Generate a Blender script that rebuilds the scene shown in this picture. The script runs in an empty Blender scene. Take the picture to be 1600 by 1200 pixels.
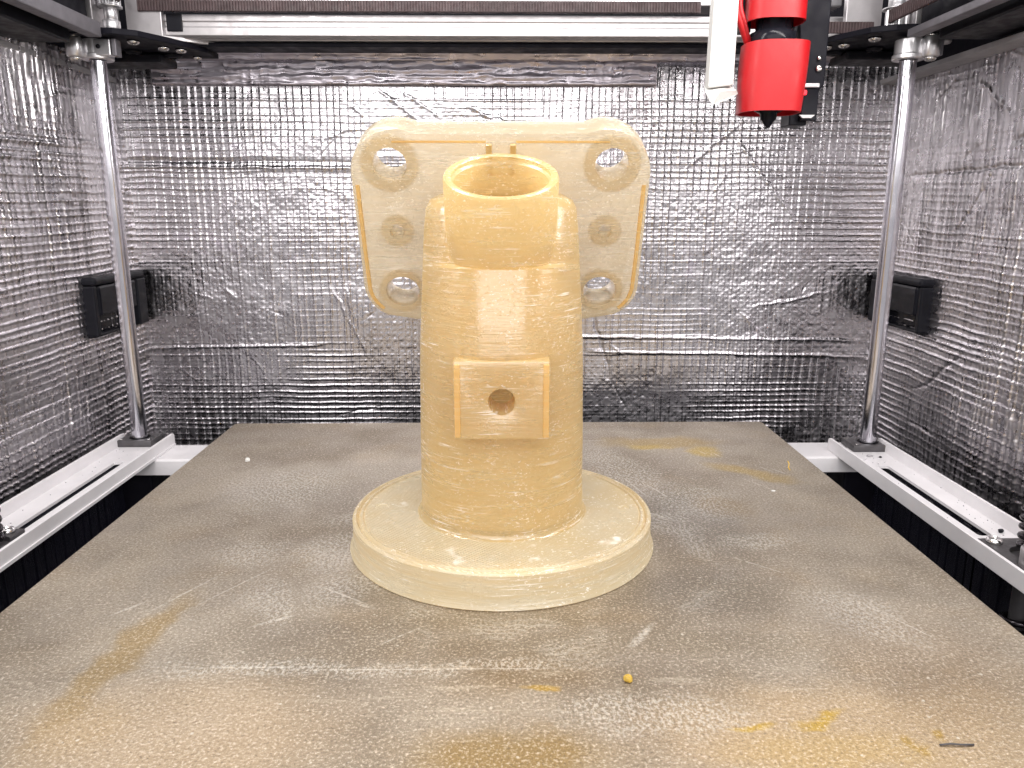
import bpy, bmesh, math, random
import numpy as np
from mathutils import Vector, Matrix

random.seed(7)
R = math.radians
scene = bpy.context.scene
COL = scene.collection
MM = 0.001

# ------------------------------------------------------------------ camera
cam_d = bpy.data.cameras.new('camera')
cam = bpy.data.objects.new('camera', cam_d)
COL.objects.link(cam)
cam.location = (0, 0, 122.7 * MM)
cam.rotation_euler = (R(90 - 12.8), 0, R(-0.79))
cam_d.sensor_width = 36
cam_d.lens = 27.0
cam_d.clip_start = 0.005
cam_d.clip_end = 20
scene.camera = cam

# ------------------------------------------------------------------ light
w = bpy.data.worlds.new('World')
scene.world = w
w.use_nodes = True
w.node_tree.nodes['Background'].inputs[0].default_value = (1.0, 0.97, 0.975, 1)
w.node_tree.nodes['Background'].inputs[1].default_value = 0.55

def area(name, loc, target, sx, sy, watts, col):
    d = bpy.data.lights.new(name, 'AREA')
    d.shape = 'RECTANGLE'
    d.size = sx * MM
    d.size_y = sy * MM
    d.energy = watts
    d.color = col
    o = bpy.data.objects.new(name, d)
    COL.objects.link(o)
    o.location = Vector(loc) * MM
    v = (Vector(target) - Vector(loc)).normalized()
    o.rotation_euler = v.to_track_quat('-Z', 'Y').to_euler()
    return o

# two led strips under the top side beams, and an added soft area light standing in for the room
area('led_strip_light', (-180, 250, 248), (0, 270, 50), 34, 380, 1.08, (1.0, 0.97, 0.94))
area('led_strip_light', (180, 250, 248), (0, 270, 50), 34, 380, 1.08, (1.0, 0.97, 0.94))
area('room_fill_light', (0, -700, 560), (0, 300, 60), 1900, 700, 15, (1.0, 0.97, 0.95))

scene.view_settings.view_transform = 'Standard'
scene.view_settings.look = 'None'
scene.view_settings.exposure = 0.0
scene.view_settings.gamma = 1.0

# ------------------------------------------------------------------ materials
def new_mat(name):
    m = bpy.data.materials.new(name)
    m.use_nodes = True
    nt = m.node_tree
    return m, nt, nt.nodes['Principled BSDF']

class NT:
    """small node-graph helper"""
    def __init__(s, nt):
        s.nt = nt
        s.tc = nt.nodes.new('ShaderNodeTexCoord')
        s.obj = s.tc.outputs['Object']
    def link(s, a, b): s.nt.links.new(a, b)
    def mapping(s, scale=(1, 1, 1), rot=(0, 0, 0), loc=(0, 0, 0), src=None):
        n = s.nt.nodes.new('ShaderNodeMapping')
        n.inputs['Scale'].default_value = scale
        n.inputs['Rotation'].default_value = rot
        n.inputs['Location'].default_value = loc
        s.link(src or s.obj, n.inputs['Vector'])
        return n.outputs[0]
    def noise(s, scale, detail=3, rough=0.55, vec=None, dist=0.0):
        n = s.nt.nodes.new('ShaderNodeTexNoise')
        n.inputs['Scale'].default_value = scale
        n.inputs['Detail'].default_value = detail
        n.inputs['Roughness'].default_value = rough
        n.inputs['Distortion'].default_value = dist
        s.link(vec or s.obj, n.inputs['Vector'])
        return n.outputs['Fac']
    def voronoi(s, scale, vec=None, feature='F1'):
        n = s.nt.nodes.new('ShaderNodeTexVoronoi')
        n.feature = feature
        n.inputs['Scale'].default_value = scale
        s.link(vec or s.obj, n.inputs['Vector'])
        return n.outputs['Distance']
    def ramp(s, v, a, b, c=0.0, d=1.0, smooth=True):
        n = s.nt.nodes.new('ShaderNodeMapRange')
        if smooth: n.interpolation_type = 'SMOOTHSTEP'
        n.inputs['From Min'].default_value = a
        n.inputs['From Max'].default_value = b
        n.inputs['To Min'].default_value = c
        n.inputs['To Max'].default_value = d
        s.link(v, n.inputs['Value'])
        return n.outputs['Result']
    def math(s, op, a, b=None, c=None):
        n = s.nt.nodes.new('ShaderNodeMath')
        n.operation = op
        for i, x in enumerate((a, b, c)):
            if x is None: continue
            if isinstance(x, (int, float)): n.inputs[i].default_value = x
            else: s.link(x, n.inputs[i])
        return n.outputs[0]
    def vmath(s, op, a, b=None):
        n = s.nt.nodes.new('ShaderNodeVectorMath')
        n.operation = op
        for i, x in enumerate((a, b)):
            if x is None: continue
            if isinstance(x, tuple): n.inputs[i].default_value = x
            else: s.link(x, n.inputs[i])
        return n.outputs['Value'] if op in ('LENGTH', 'DOT_PRODUCT') else n.outputs['Vector']
    def mix(s, f, a, b):
        n = s.nt.nodes.new('ShaderNodeMix')
        n.data_type = 'RGBA'
        if isinstance(f, (int, float)): n.inputs[0].default_value = f
        else: s.link(f, n.inputs[0])
        for i, x in ((6, a), (7, b)):
            if isinstance(x, tuple): n.inputs[i].default_value = (*x, 1)
            else: s.link(x, n.inputs[i])
        return n.outputs[2]
    def bump(s, h, strength, dist, normal=None):
        n = s.nt.nodes.new('ShaderNodeBump')
        n.inputs['Strength'].default_value = strength
        n.inputs['Distance'].default_value = dist
        s.link(h, n.inputs['Height'])
        if normal: s.link(normal, n.inputs['Normal'])
        return n.outputs[0]

def simple(name, col, rough=0.5, metal=0.0, bump=None, var=0.12, vscale=80, coat=0.0):
    m, nt, p = new_mat(name)
    g = NT(nt)
    n = g.noise(vscale, 4, 0.6)
    c = g.mix(g.ramp(n, 0.3, 0.7), tuple(x * (1 - var) for x in col), tuple(min(1, x * (1 + var)) for x in col))
    g.link(c, p.inputs['Base Color'])
    p.inputs['Metallic'].default_value = metal
    p.inputs['Coat Weight'].default_value = coat
    r = g.ramp(g.noise(vscale * 3, 3), 0.25, 0.75, max(0.03, rough * 0.8), min(1, rough * 1.25))
    g.link(r, p.inputs['Roughness'])
    if max(col) < 0.03: p.inputs['Specular IOR Level'].default_value = 0.12
    if bump:
        g.link(g.bump(g.noise(bump[0], 3), bump[1], bump[2]), p.inputs['Normal'])
    return m

M = {}
M['white_paint'] = simple('white_powder_coat', (0.74, 0.72, 0.74), 0.38, 0, (900, 0.25, 0.0002), 0.05, 40)
M['alu'] = simple('aluminium', (0.74, 0.73, 0.75), 0.34, 0.9, (700, 0.15, 0.0001), 0.06, 60)
M['alu_dull'] = simple('dull_aluminium', (0.50, 0.48, 0.49), 0.45, 0.85, (700, 0.2, 0.0001), 0.08, 60)
M['grey_alu'] = simple('grey_anodised', (0.20, 0.19, 0.21), 0.5, 0.6, (600, 0.2, 0.0001), 0.1, 50)
M['black'] = simple('black_plastic', (0.012, 0.012, 0.016), 0.38, 0, (500, 0.2, 0.0002), 0.2, 60)
M['black_gloss'] = simple('black_gloss', (0.010, 0.010, 0.014), 0.16, 0, None, 0.2, 60)
M['black_matt'] = simple('black_anodised', (0.008, 0.0075, 0.012), 0.5, 0.0, (600, 0.2, 0.0001), 0.2, 40)
M['floor'] = simple('dark_floor', (0.010, 0.010, 0.013), 0.35, 0, (120, 0.4, 0.001), 0.3, 20)
M['steel'] = simple('chromed_steel', (0.62, 0.61, 0.66), 0.16, 1.0, None, 0.06, 30)
M['screw'] = simple('screw_steel', (0.72, 0.71, 0.70), 0.2, 1.0, (900, 0.2, 0.0002), 0.1, 200)
M['black_steel'] = simple('black_oxide_spring', (0.05, 0.045, 0.05), 0.18, 0.9, None, 0.2, 90)
M['dark_plate'] = simple('dark_steel_plate', (0.10, 0.095, 0.10), 0.42, 0.5, (600, 0.3, 0.0002), 0.15, 120)
M['belt'] = simple('brown_black_belt', (0.075, 0.048, 0.050), 0.6, 0, (900, 0.3, 0.0002), 0.2, 120)
M['red'] = simple('red_silicone', (0.44, 0.003, 0.007), 0.45, 0, (350, 0.12, 0.0004), 0.08, 30)
M['red_wire'] = simple('red_wire_sleeve', (0.36, 0.008, 0.012), 0.4, 0, None, 0.1, 60)
M['white_plastic'] = simple('white_printed_plastic', (0.60, 0.59, 0.57), 0.5, 0, (500, 0.3, 0.0003), 0.05, 60)
M['amber'] = simple('amber_plastic_crumb', (0.55, 0.36, 0.06), 0.3, 0, (900, 0.4, 0.0003), 0.2, 400)
M['grey_tag'] = simple('grey_plastic', (0.35, 0.34, 0.36), 0.5, 0, None, 0.1, 60)

m, nt, p = new_mat('red_led'); p.inputs['Base Color'].default_value = (0.5, 0, 0, 1)
p.inputs['Emission Color'].default_value = (1, 0.02, 0.03, 1); p.inputs['Emission Strength'].default_value = 4.0
M['led'] = m

# crinkled aluminium foil (the reinforcing threads and folds are geometry)
def foil_mat(name, base, rough):
    m, nt, p = new_mat(name)
    g = NT(nt)
    c = g.mix(g.ramp(g.noise(14, 4, 0.6), 0.35, 0.68), base, tuple(x * 0.86 for x in base))
    c = g.mix(g.ramp(g.noise(45, 3, 0.6, dist=1.0), 0.60, 0.75, 0, 0.25), c, (0.56, 0.49, 0.60))
    g.link(c, p.inputs['Base Color'])
    p.inputs['Metallic'].default_value = 1.0
    g.link(g.ramp(g.noise(160, 3), 0.3, 0.7, rough * 0.75, rough * 1.35), p.inputs['Roughness'])
    b1 = g.bump(g.noise(420, 3, 0.6, dist=0.4), 0.35, 0.0004)
    b2 = g.bump(g.voronoi(240), 0.12, 0.0005, b1)
    g.link(b2, p.inputs['Normal'])
    return m
m, nt, p = new_mat('dark_glossy_skirt')
g = NT(nt)
p.inputs['Base Color'].default_value = (0.010, 0.010, 0.017, 1)
p.inputs['Roughness'].default_value = 0.22
g.link(g.bump(g.noise(1.0, 4, 0.65, vec=g.mapping((300, 300, 60))), 0.8, 0.0012), p.inputs['Normal'])
M['skirt'] = m
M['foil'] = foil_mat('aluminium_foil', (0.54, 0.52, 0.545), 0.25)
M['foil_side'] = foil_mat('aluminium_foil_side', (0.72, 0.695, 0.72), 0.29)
M['tape'] = foil_mat('aluminium_tape', (0.58, 0.54, 0.59), 0.33)

# natural translucent filament, printed in layers: amber body colour under a glossy, finely ridged skin
def print_mat(name, dens, scol, acol, adens, dcol, diff=0.4, lines=False, tshare=0.5, frost_sparkle=0.6):
    m, nt, p = new_mat(name)
    g = NT(nt)
    fine = g.noise(1.0, 3, 0.65, vec=g.mapping((60, 60, 1700)))
    mid = g.noise(1.0, 3, 0.6, vec=g.mapping((40, 40, 520)))
    grit = g.math('MULTIPLY', g.ramp(g.noise(900, 2, 0.6), 0.50, 0.66), g.ramp(g.noise(75, 3, 0.65), 0.46, 0.60))
    p.inputs['Base Color'].default_value = (1.0, 0.93, 0.78, 1)
    p.inputs['IOR'].default_value = 1.48
    p.inputs['Transmission Weight'].default_value = 1.0
    g.link(g.ramp(mid, 0.35, 0.65, 0.16, 0.28), p.inputs['Roughness'])
    b1 = g.bump(fine, 0.5, 0.00028)
    b2 = g.bump(mid, 0.3, 0.0003, b1)
    b3 = g.bump(grit, 0.35, 0.0003, b2)
    if lines:   # the diagonal strokes of the top layer
        d = g.vmath('DOT_PRODUCT', g.obj, (0.62, 0.78, 0.0))
        ph = g.math('ADD', g.math('MULTIPLY', d, 6200), g.math('MULTIPLY', g.noise(55, 2), 7))
        geo = nt.nodes.new('ShaderNodeNewGeometry')
        up = g.ramp(g.vmath('DOT_PRODUCT', geo.outputs['True Normal'], (0, 0, 1)), 0.8, 0.95)
        b3 = g.bump(g.math('MULTIPLY', g.math('SINE', ph), up), 0.55, 0.00025, b3)
    g.link(b3, p.inputs['Normal'])
    p.inputs['Coat Weight'].default_value = 1.0
    p.inputs['Coat Roughness'].default_value = 0.13
    p.inputs['Coat IOR'].default_value = 2.0
    g.link(b3, p.inputs['Coat Normal'])
    # cloudy share of the skin: light scattered back and through by the layer boundaries
    c = g.mix(g.ramp(mid, 0.36, 0.66), tuple(q * k for q, k in zip(dcol, (0.99, 0.93, 0.82))), dcol)
    df = nt.nodes.new('ShaderNodeBsdfDiffuse'); tr = nt.nodes.new('ShaderNodeBsdfTranslucent')
    g.link(c, df.inputs['Color']); g.link(c, tr.inputs['Color'])
    g.link(b3, df.inputs['Normal']); g.link(b2, tr.inputs['Normal'])
    m1 = nt.nodes.new('ShaderNodeMixShader'); m1.inputs[0].default_value = tshare
    g.link(df.outputs[0], m1.inputs[1]); g.link(tr.outputs[0], m1.inputs[2])
    m2 = nt.nodes.new('ShaderNodeMixShader'); m2.inputs[0].default_value = diff
    g.link(p.outputs[0], m2.inputs[1]); g.link(m1.outputs[0], m2.inputs[2])
    # frosted flecks and hairlines, with sparkle painted in as white colour
    fl = g.math('MULTIPLY', g.ramp(g.noise(1.0, 3, 0.7, vec=g.mapping((800, 800, 1500))), 0.58, 0.66), g.ramp(g.noise(48, 3, 0.6), 0.42, 0.62, 0.12, 1.0))
    hl = g.math('MULTIPLY', g.ramp(fine, 0.60, 0.68), g.ramp(g.noise(70, 3, 0.6), 0.42, 0.60))
    wd = nt.nodes.new('ShaderNodeBsdfDiffuse'); wd.inputs['Color'].default_value = (0.97, 0.94, 0.88, 1)
    m3 = nt.nodes.new('ShaderNodeMixShader')
    g.link(g.math('MULTIPLY', g.math('MAXIMUM', fl, hl), frost_sparkle), m3.inputs[0])
    g.link(m2.outputs[0], m3.inputs[1]); g.link(wd.outputs[0], m3.inputs[2])
    g.link(m3.outputs[0], nt.nodes['Material Output'].inputs['Surface'])
    sc = nt.nodes.new('ShaderNodeVolumeScatter')
    sc.inputs['Color'].default_value = (*scol, 1)
    sc.inputs['Density'].default_value = dens
    sc.inputs['Anisotropy'].default_value = 0.3
    ab = nt.nodes.new('ShaderNodeVolumeAbsorption')
    ab.inputs['Color'].default_value = (*acol, 1)
    ab.inputs['Density'].default_value = adens
    ad = nt.nodes.new('ShaderNodeAddShader')
    g.link(sc.outputs[0], ad.inputs[0]); g.link(ab.outputs[0], ad.inputs[1])
    g.link(ad.outputs[0], nt.nodes['Material Output'].inputs['Volume'])
    return m
AB = (1.0, 0.81, 0.40)
M['print'] = print_mat('natural_translucent_filament', 50, (1, 1, 1), AB, 30, (1.0, 0.83, 0.44), 0.42, False, 0.42, 0.6)
M['print_thin'] = print_mat('natural_filament_sparse_infill', 40, (1, 1, 1), AB, 8, (1.0, 0.91, 0.72), 0.30, False, 0.5, 0.5)
M['print_base'] = print_mat('natural_filament_dense_base', 60, (1, 1, 1), (1.0, 0.79, 0.44), 16, (1.0, 0.865, 0.60), 0.60, True, 0.25, 0.7)
M['print_wall'] = print_mat('natural_filament_perimeters', 40, (1, 1, 1), AB, 14, (1.0, 0.88, 0.64), 0.30, False, 0.5, 0.5)
M['print_solid'] = print_mat('natural_filament_solid_walls', 50, (1, 1, 1), AB, 30, (1.0, 0.76, 0.34), 0.7, False, 0.5, 0.2)

# worn powder-coated spring-steel sheet, with stains and scuffs of their own shape
def bed_mat():
    m, nt, p = new_mat('worn_print_sheet')
    g = NT(nt)
    warp = nt.nodes.new('ShaderNodeTexNoise'); warp.inputs['Scale'].default_value = 60; warp.inputs['Detail'].default_value = 4
    g.link(g.obj, warp.inputs['Vector'])
    off = g.vmath('SCALE', g.vmath('SUBTRACT', warp.outputs['Color'], (0.5, 0.5, 0.5)))
    off.node.inputs['Scale'].default_value = 0.018
    P = g.vmath('ADD', g.obj, off)
    def blob(x, y, rx, ry, ang=0.0, soft=0.6, src=None):
        mp = nt.nodes.new('ShaderNodeMapping'); mp.vector_type = 'TEXTURE'
        mp.inputs['Location'].default_value = (x * MM, y * MM, 0)
        mp.inputs['Rotation'].default_value = (0, 0, R(ang))
        mp.inputs['Scale'].default_value = (rx * MM, ry * MM, 1)
        g.link(src or P, mp.inputs['Vector'])
        return g.ramp(g.vmath('LENGTH', mp.outputs[0]), 1.0 - soft, 1.0 + soft * 0.4, 1, 0)
    speck = g.noise(1150, 4, 0.75)
    speck2 = g.noise(620, 3, 0.7)
    big = g.noise(11, 4, 0.55)
    streak = g.noise(1.0, 4, 0.65, vec=g.mapping((30, 420, 1)))
    c = g.mix(g.ramp(big, 0.38, 0.62), (0.25, 0.205, 0.15), (0.41, 0.355, 0.285))
    c = g.mix(g.ramp(g.noise(26, 4, 0.6), 0.5, 0.72, 0, 0.5), c, (0.37, 0.285, 0.185))
    # brown residue, yellow film, darker patches and a painted warm glow
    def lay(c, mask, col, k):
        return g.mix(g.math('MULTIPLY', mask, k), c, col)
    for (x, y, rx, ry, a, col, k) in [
        (-80, 160, 46, 28, 0, (0.62, 0.47, 0.31), 0.5), (84, 158, 56, 24, 0, (0.62, 0.45, 0.26), 0.55),  # front pair: warm tint, partly light glow painted into the colour
        (-107, 196, 6, 40, -8, (0.34, 0.22, 0.06), 0.6),
        (-103, 165, 14, 14, 0, (0.46, 0.33, 0.17), 0.35),
        (2, 152, 26, 13, 0, (0.30, 0.19, 0.045), 0.75),
        (8, 186, 22, 10, 0, (0.24, 0.165, 0.08), 0.55),
        (0, 215, 36, 7, 0, (0.24, 0.19, 0.12), 0.6),
        (60, 163, 7, 1.6, 4, (0.52, 0.34, 0.04), 0.9),
        (78, 165, 7, 2.4, 12, (0.52, 0.34, 0.05), 0.9),
        (76, 153, 26, 9, 0, (0.50, 0.34, 0.10), 0.4),
        (107, 160, 3.2, 1.8, 0, (0.42, 0.26, 0.04), 0.9),
        (98, 156, 2.2, 3.2, 0, (0.42, 0.27, 0.06), 0.8),
        (10, 178, 4, 2, 0, (0.50, 0.32, 0.04), 0.8),
        (78, 292, 22, 34, 25, (0.22, 0.20, 0.175), 0.6), (66, 232, 24, 18, 0, (0.22, 0.19, 0.15), 0.55), (-30, 232, 30, 12, 0, (0.25, 0.21, 0.16), 0.5), (40, 200, 60, 10, 0, (0.26, 0.215, 0.15), 0.5), (-60, 330, 60, 40, 0, (0.30, 0.265, 0.215), 0.5),  # darker patches around the flange
        (86, 397, 34, 11, 0, (0.40, 0.28, 0.10), 0.85),
        (78, 388, 13, 6, 0, (0.52, 0.36, 0.06), 0.8),
        (104, 380, 10, 10, 0, (0.52, 0.36, 0.06), 0.8),
        (120, 345, 24, 7, -38, (0.44, 0.31, 0.10), 0.8),
        (95, 305, 13, 12, 0, (0.28, 0.20, 0.10), 0.6),
        (118, 190, 30, 32, 0, (0.30, 0.20, 0.11), 0.35),
        (145, 165, 6, 9, 0, (0.30, 0.18, 0.07), 0.6)]:
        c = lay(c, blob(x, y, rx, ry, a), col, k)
    # whitish scuffs: a speckled frosting
    fro = g.ramp(g.noise(1.0, 4, 0.72, vec=g.mapping((950, 620, 1), rot=(0, 0, 0.6))), 0.46, 0.60)
    masks = [blob(58, 352, 16, 48, 18), blob(82, 312, 22, 26, 25), blob(-92, 262, 14, 12), blob(-62, 262, 16, 20),
             blob(-50, 236, 18, 12, 20), blob(-60, 189, 42, 5), blob(-20, 190, 60, 4), blob(112, 215, 13, 20, 30),
             blob(-75, 226, 8, 20, 30), blob(95, 270, 18, 10), blob(38, 168, 28, 9), blob(-100, 330, 30, 30)]
    tot = masks[0]
    for q in masks[1:]: tot = g.math('MAXIMUM', tot, q)
    # ring scuffed round the part by earlier brims
    sep = nt.nodes.new('ShaderNodeMapping'); sep.vector_type = 'TEXTURE'; sep.inputs['Location'].default_value = (6 * MM, 268 * MM, 0)
    g.link(P, sep.inputs['Vector'])
    rad = g.vmath('LENGTH', sep.outputs[0])
    ring = g.math('MULTIPLY', g.ramp(rad, 0.050, 0.060), g.ramp(rad, 0.068, 0.088, 1, 0))
    arcs = g.ramp(g.math('SINE', g.math('MULTIPLY', rad, 2600)), 0.2, 0.9)
    ringm = g.math('MULTIPLY', ring, g.math('MULTIPLY', g.ramp(g.noise(30, 2), 0.45, 0.62), g.math('MAXIMUM', fro, arcs)))
    scuff = g.math('MAXIMUM', g.math('MULTIPLY', tot, fro), g.math('MULTIPLY', ringm, 0.7))
    c = g.mix(g.math('MULTIPLY', scuff, 0.48), c, (0.86, 0.84, 0.78))
    # long lines left by the scraper
    lines = g.math('MULTIPLY', g.ramp(streak, 0.56, 0.66), blob(15, 180, 85, 17))
    c = g.mix(g.math('MULTIPLY', lines, 0.35), c, (0.70, 0.62, 0.50))
    scr = None
    for (x, y, l, wd, a) in [(98, 266.2, 11, 0.28, -1), (-20, 372, 9, 0.3, 3), (41, 204, 9, 1.5, 55), (-70, 214, 7, 0.9, 30), (-104, 232, 16, 0.5, 62),
                             (-90, 235, 20, 0.35, 57), (-118, 222, 6, 0.7, 50), (-64, 189.5, 20, 0.5, 0), (-20, 188, 42, 0.35, 0),
                             (60, 330, 16, 0.4, 105), (70, 322, 13, 0.4, 112), (118, 330, 9, 0.4, 120), (104, 378, 5, 0.5, 110),
                             (107, 377, 5, 0.4, 112), (110, 375, 4, 0.5, 110), (133, 349, 6, 0.5, 118), (128, 352, 5, 0.4, 118),
                             (-52, 230, 12, 0.5, -35), (-44, 223, 5, 0.8, -30), (90, 250, 13, 0.4, -42), (122, 210, 16, 0.35, 120), (-30, 205, 9, 0.4, 40),
                             (63, 296, 9, 0.5, 140), (50, 400, 9, 0.35, 4)]:
        b = blob(x, y, l, wd, a, 0.7, src=g.vmath('ADD', g.obj, (0, 0, 0)))
        scr = b if scr is None else g.math('MAXIMUM', scr, b)
    c = g.mix(g.math('MULTIPLY', g.math('MULTIPLY', scr, g.ramp(speck2, 0.35, 0.55)), 0.5), c, (0.92, 0.89, 0.82))
    # grains of the powder coat
    c = g.mix(g.ramp(speck, 0.52, 0.66, 0, 0.65), c, (0.86, 0.78, 0.67))
    c = g.mix(g.ramp(speck, 0.48, 0.34, 0, 0.65), c, (0.16, 0.125, 0.095))
    c = g.mix(g.ramp(speck2, 0.56, 0.68, 0, 0.45), c, (0.72, 0.62, 0.50))
    fleck = g.math('MULTIPLY', g.ramp(g.voronoi(330), 0.10, 0.16, 1, 0), g.ramp(g.noise(90, 2), 0.56, 0.62))
    c = g.mix(g.math('MULTIPLY', fleck, 0.8), c, (0.72, 0.68, 0.60))
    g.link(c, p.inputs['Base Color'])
    p.inputs['Metallic'].default_value = 0.7
    r = g.ramp(g.noise(40, 4), 0.3, 0.7, 0.40, 0.56)
    g.link(r, p.inputs['Roughness'])
    b1 = g.bump(speck, 0.45, 0.00045)
    b2 = g.bump(speck2, 0.25, 0.0006, b1)
    g.link(b2, p.inputs['Normal'])
    return m
M['bed'] = bed_mat()
M['bed_edge'] = simple('sheet_edge', (0.25, 0.24, 0.22), 0.4, 0.8)

# ------------------------------------------------------------------ mesh helpers (all in millimetres)
class MB:
    def __init__(s): s.bm = bmesh.new()
    def box(s, x0, x1, y0, y1, z0, z1, bev=0.0, seg=2, mat=None):
        r = bmesh.ops.create_cube(s.bm, size=1)
        vs = r['verts']
        for v in vs:
            v.co = Vector(((x0 + x1) / 2 + v.co.x * (x1 - x0), (y0 + y1) / 2 + v.co.y * (y1 - y0), (z0 + z1) / 2 + v.co.z * (z1 - z0)))
        if bev:
            es = list({e for v in vs for e in v.link_edges})
            q = bmesh.ops.bevel(s.bm, geom=es, offset=bev, segments=seg, profile=0.5, affect='EDGES')
            vs = list({v for f in q['faces'] for v in f.verts} | {v for v in vs if v.is_valid})
        if mat:
            for v in vs: v.co = mat @ v.co
        return s
    def lathe(s, prof, c=(0, 0, 0), axis=(0, 0, 1), n=48, closed=False, smooth=True, sweep=None):
        """prof: list of (radius, height) turned about the axis through c"""
        ax = Vector(axis).normalized()
        q = Vector((0, 0, 1)).rotation_difference(ax).to_matrix()
        rings = []
        for (r, h) in prof:
            if r <= 1e-6:
                rings.append([s.bm.verts.new(Vector(c) + q @ Vector((0, 0, h)))])
            else:
                rings.append([s.bm.verts.new(Vector(c) + q @ Vector((r * math.cos(2 * math.pi * k / n), r * math.sin(2 * math.pi * k / n), h))) for k in range(n)])
        pairs = list(zip(rings, rings[1:]))
        if closed: pairs.append((rings[-1], rings[0]))
        for a, b in pairs:
            if len(a) == 1 and len(b) == 1: continue
            for k in range(n):
                k2 = (k + 1) % n
                if len(a) == 1: f = (a[0], b[k], b[k2])
                elif len(b) == 1: f = (a[k], a[k2], b[0])
                else: f = (a[k], a[k2], b[k2], b[k])
                fc = s.bm.faces.new(f); fc.smooth = smooth
        return s
    def cyl(s, c, r, h, axis=(0, 0, 1), n=24, bev=0.0):
        pr = [(0, 0), (r - bev, 0)] + ([(r, bev), (r, h - bev)] if bev else [(r, h)]) + ([(r - bev, h)] if bev else []) + [(0, h)]
        if not bev: pr = [(0, 0), (r, 0), (r, h), (0, h)]
        return s.lathe(pr, c, axis, n)
    def screw(s, c, r, h, axis=(0, 0, 1), n=20):
        """button-head screw with a hex socket"""
        return s.lathe([(0, 0), (r, 0), (r, h * 0.45), (r * 0.8, h * 0.85), (r * 0.5, h), (r * 0.42, h), (r * 0.40, h * 0.35), (0, h * 0.3)], c, axis, n)
    def tube(s, pts, r, n=8, smooth=True, caps=True):
        pts = [Vector(p) for p in pts]
        rings = []
        up = Vector((0.13, 0.21, 1)).normalized()
        for i, p in enumerate(pts):
            t = (pts[min(i + 1, len(pts) - 1)] - pts[max(i - 1, 0)]).normalized()
            a = t.cross(up).normalized(); b = a.cross(t).normalized()
            rr = r[i] if isinstance(r, (list, tuple)) else r
            rings.append([s.bm.verts.new(p + (a * math.cos(2 * math.pi * k / n) + b * math.sin(2 * math.pi * k / n)) * rr) for k in range(n)])
        for a, b in zip(rings, rings[1:]):
            for k in range(n):
                f = s.bm.faces.new((a[k], a[(k + 1) % n], b[(k + 1) % n], b[k])); f.smooth = smooth
        if caps:
            s.bm.faces.new(rings[0][::-1]); s.bm.faces.new(rings[-1])
        return s
    def prism(s, poly, z0, z1, holes=(), mat=None, bev=0):
        """2D polygon (x, y) extruded z0..z1, round holes [(x, y, r)] bored through; mat places it"""
        bm = bmesh.new()
        def loop(pts):
            vs = [bm.verts.new((x, y, z0)) for x, y in pts]
            return [bm.edges.new((vs[i], vs[(i + 1) % len(vs)])) for i in range(len(vs))]
        es = loop(poly)
        for h in holes:
            if len(h) == 3:
                hx, hy, hr = h
                n = 28
                es += loop([(hx + hr * math.cos(2 * math.pi * k / n), hy + hr * math.sin(2 * math.pi * k / n)) for k in range(n)])
            else: es += loop(h[0])
        bmesh.ops.triangle_fill(bm, edges=es, use_beauty=True)
        fs = list(bm.faces)
        r = bmesh.ops.extrude_face_region(bm, geom=fs)
        for v in [e for e in r['geom'] if isinstance(e, bmesh.types.BMVert)]: v.co.z = z1
        bmesh.ops.recalc_face_normals(bm, faces=bm.faces)
        bmesh.ops.dissolve_limit(bm, angle_limit=R(1), verts=bm.verts, edges=bm.edges)
        if bev:
            ed = [e for e in bm.edges if len(e.link_faces) == 2 and e.calc_face_angle(0) > R(50)]
            bmesh.ops.bevel(bm, geom=ed, offset=bev, segments=2, profile=0.5, affect='EDGES')
        me = bpy.data.meshes.new('tmp'); bm.to_mesh(me); bm.free()
        if mat: me.transform(mat)
        s.bm.from_mesh(me); bpy.data.meshes.remove(me)
        return s
    def mesh(s, name, mat=None, loc=(0, 0, 0)):
        bmesh.ops.recalc_face_normals(s.bm, faces=s.bm.faces)
        me = bpy.data.meshes.new(name)
        s.bm.to_mesh(me); s.bm.free()
        me.transform(Matrix.Scale(MM, 4) @ Matrix.Translation(-Vector(loc)))
        if mat: me.materials.append(mat)
        return me
    def build(s, name, mat, parent=None, loc=None):
        L = parent['_o'] if parent is not None else (loc or (0, 0, 0))
        me = s.mesh(name, mat, L)
        o = bpy.data.objects.new(name, me)
        COL.objects.link(o)
        if parent is not None:
            o.parent = parent
            o['_o'] = list(L)
            parts.append(o)
        else:
            o.location = Vector(L) * MM
            o['_o'] = list(L)
            parts.append(o)
        return o
parts = []

def tag(o, label, cat, group=None, kind=None):
    if label: o['label'] = label
    if cat: o['category'] = cat
    if group: o['group'] = group
    if kind: o['kind'] = kind
    return o

def thing(name, label, cat, loc=(0, 0, 0), group=None):
    o = bpy.data.objects.new(name, None)
    COL.objects.link(o)
    o.location = Vector(loc) * MM
    o.empty_display_size = 0.01
    o['_o'] = list(loc)
    parts.append(o)
    return tag(o, label, cat, group)

def boolean(o, cutters, op='DIFFERENCE'):
    """apply cutters (MB objects) to o and keep the result as its mesh"""
    tmp = []
    for c in cutters:
        me = c.mesh('cutter', None, list(o['_o']))
        t = bpy.data.objects.new('cutter', me); COL.objects.link(t)
        if o.parent: t.parent = o.parent
        else: t.location = o.location
        md = o.modifiers.new('b', 'BOOLEAN'); md.object = t; md.operation = op; md.solver = 'EXACT'
        tmp.append(t)
    dg = bpy.context.evaluated_depsgraph_get()
    dg.update()
    me = bpy.data.meshes.new_from_object(o.evaluated_get(dg))
    o.modifiers.clear()
    old = o.data; o.data = me; me.name = old.name
    bpy.data.meshes.remove(old)
    for t in tmp:
        d = t.data; bpy.data.objects.remove(t); bpy.data.meshes.remove(d)
    return o

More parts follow.
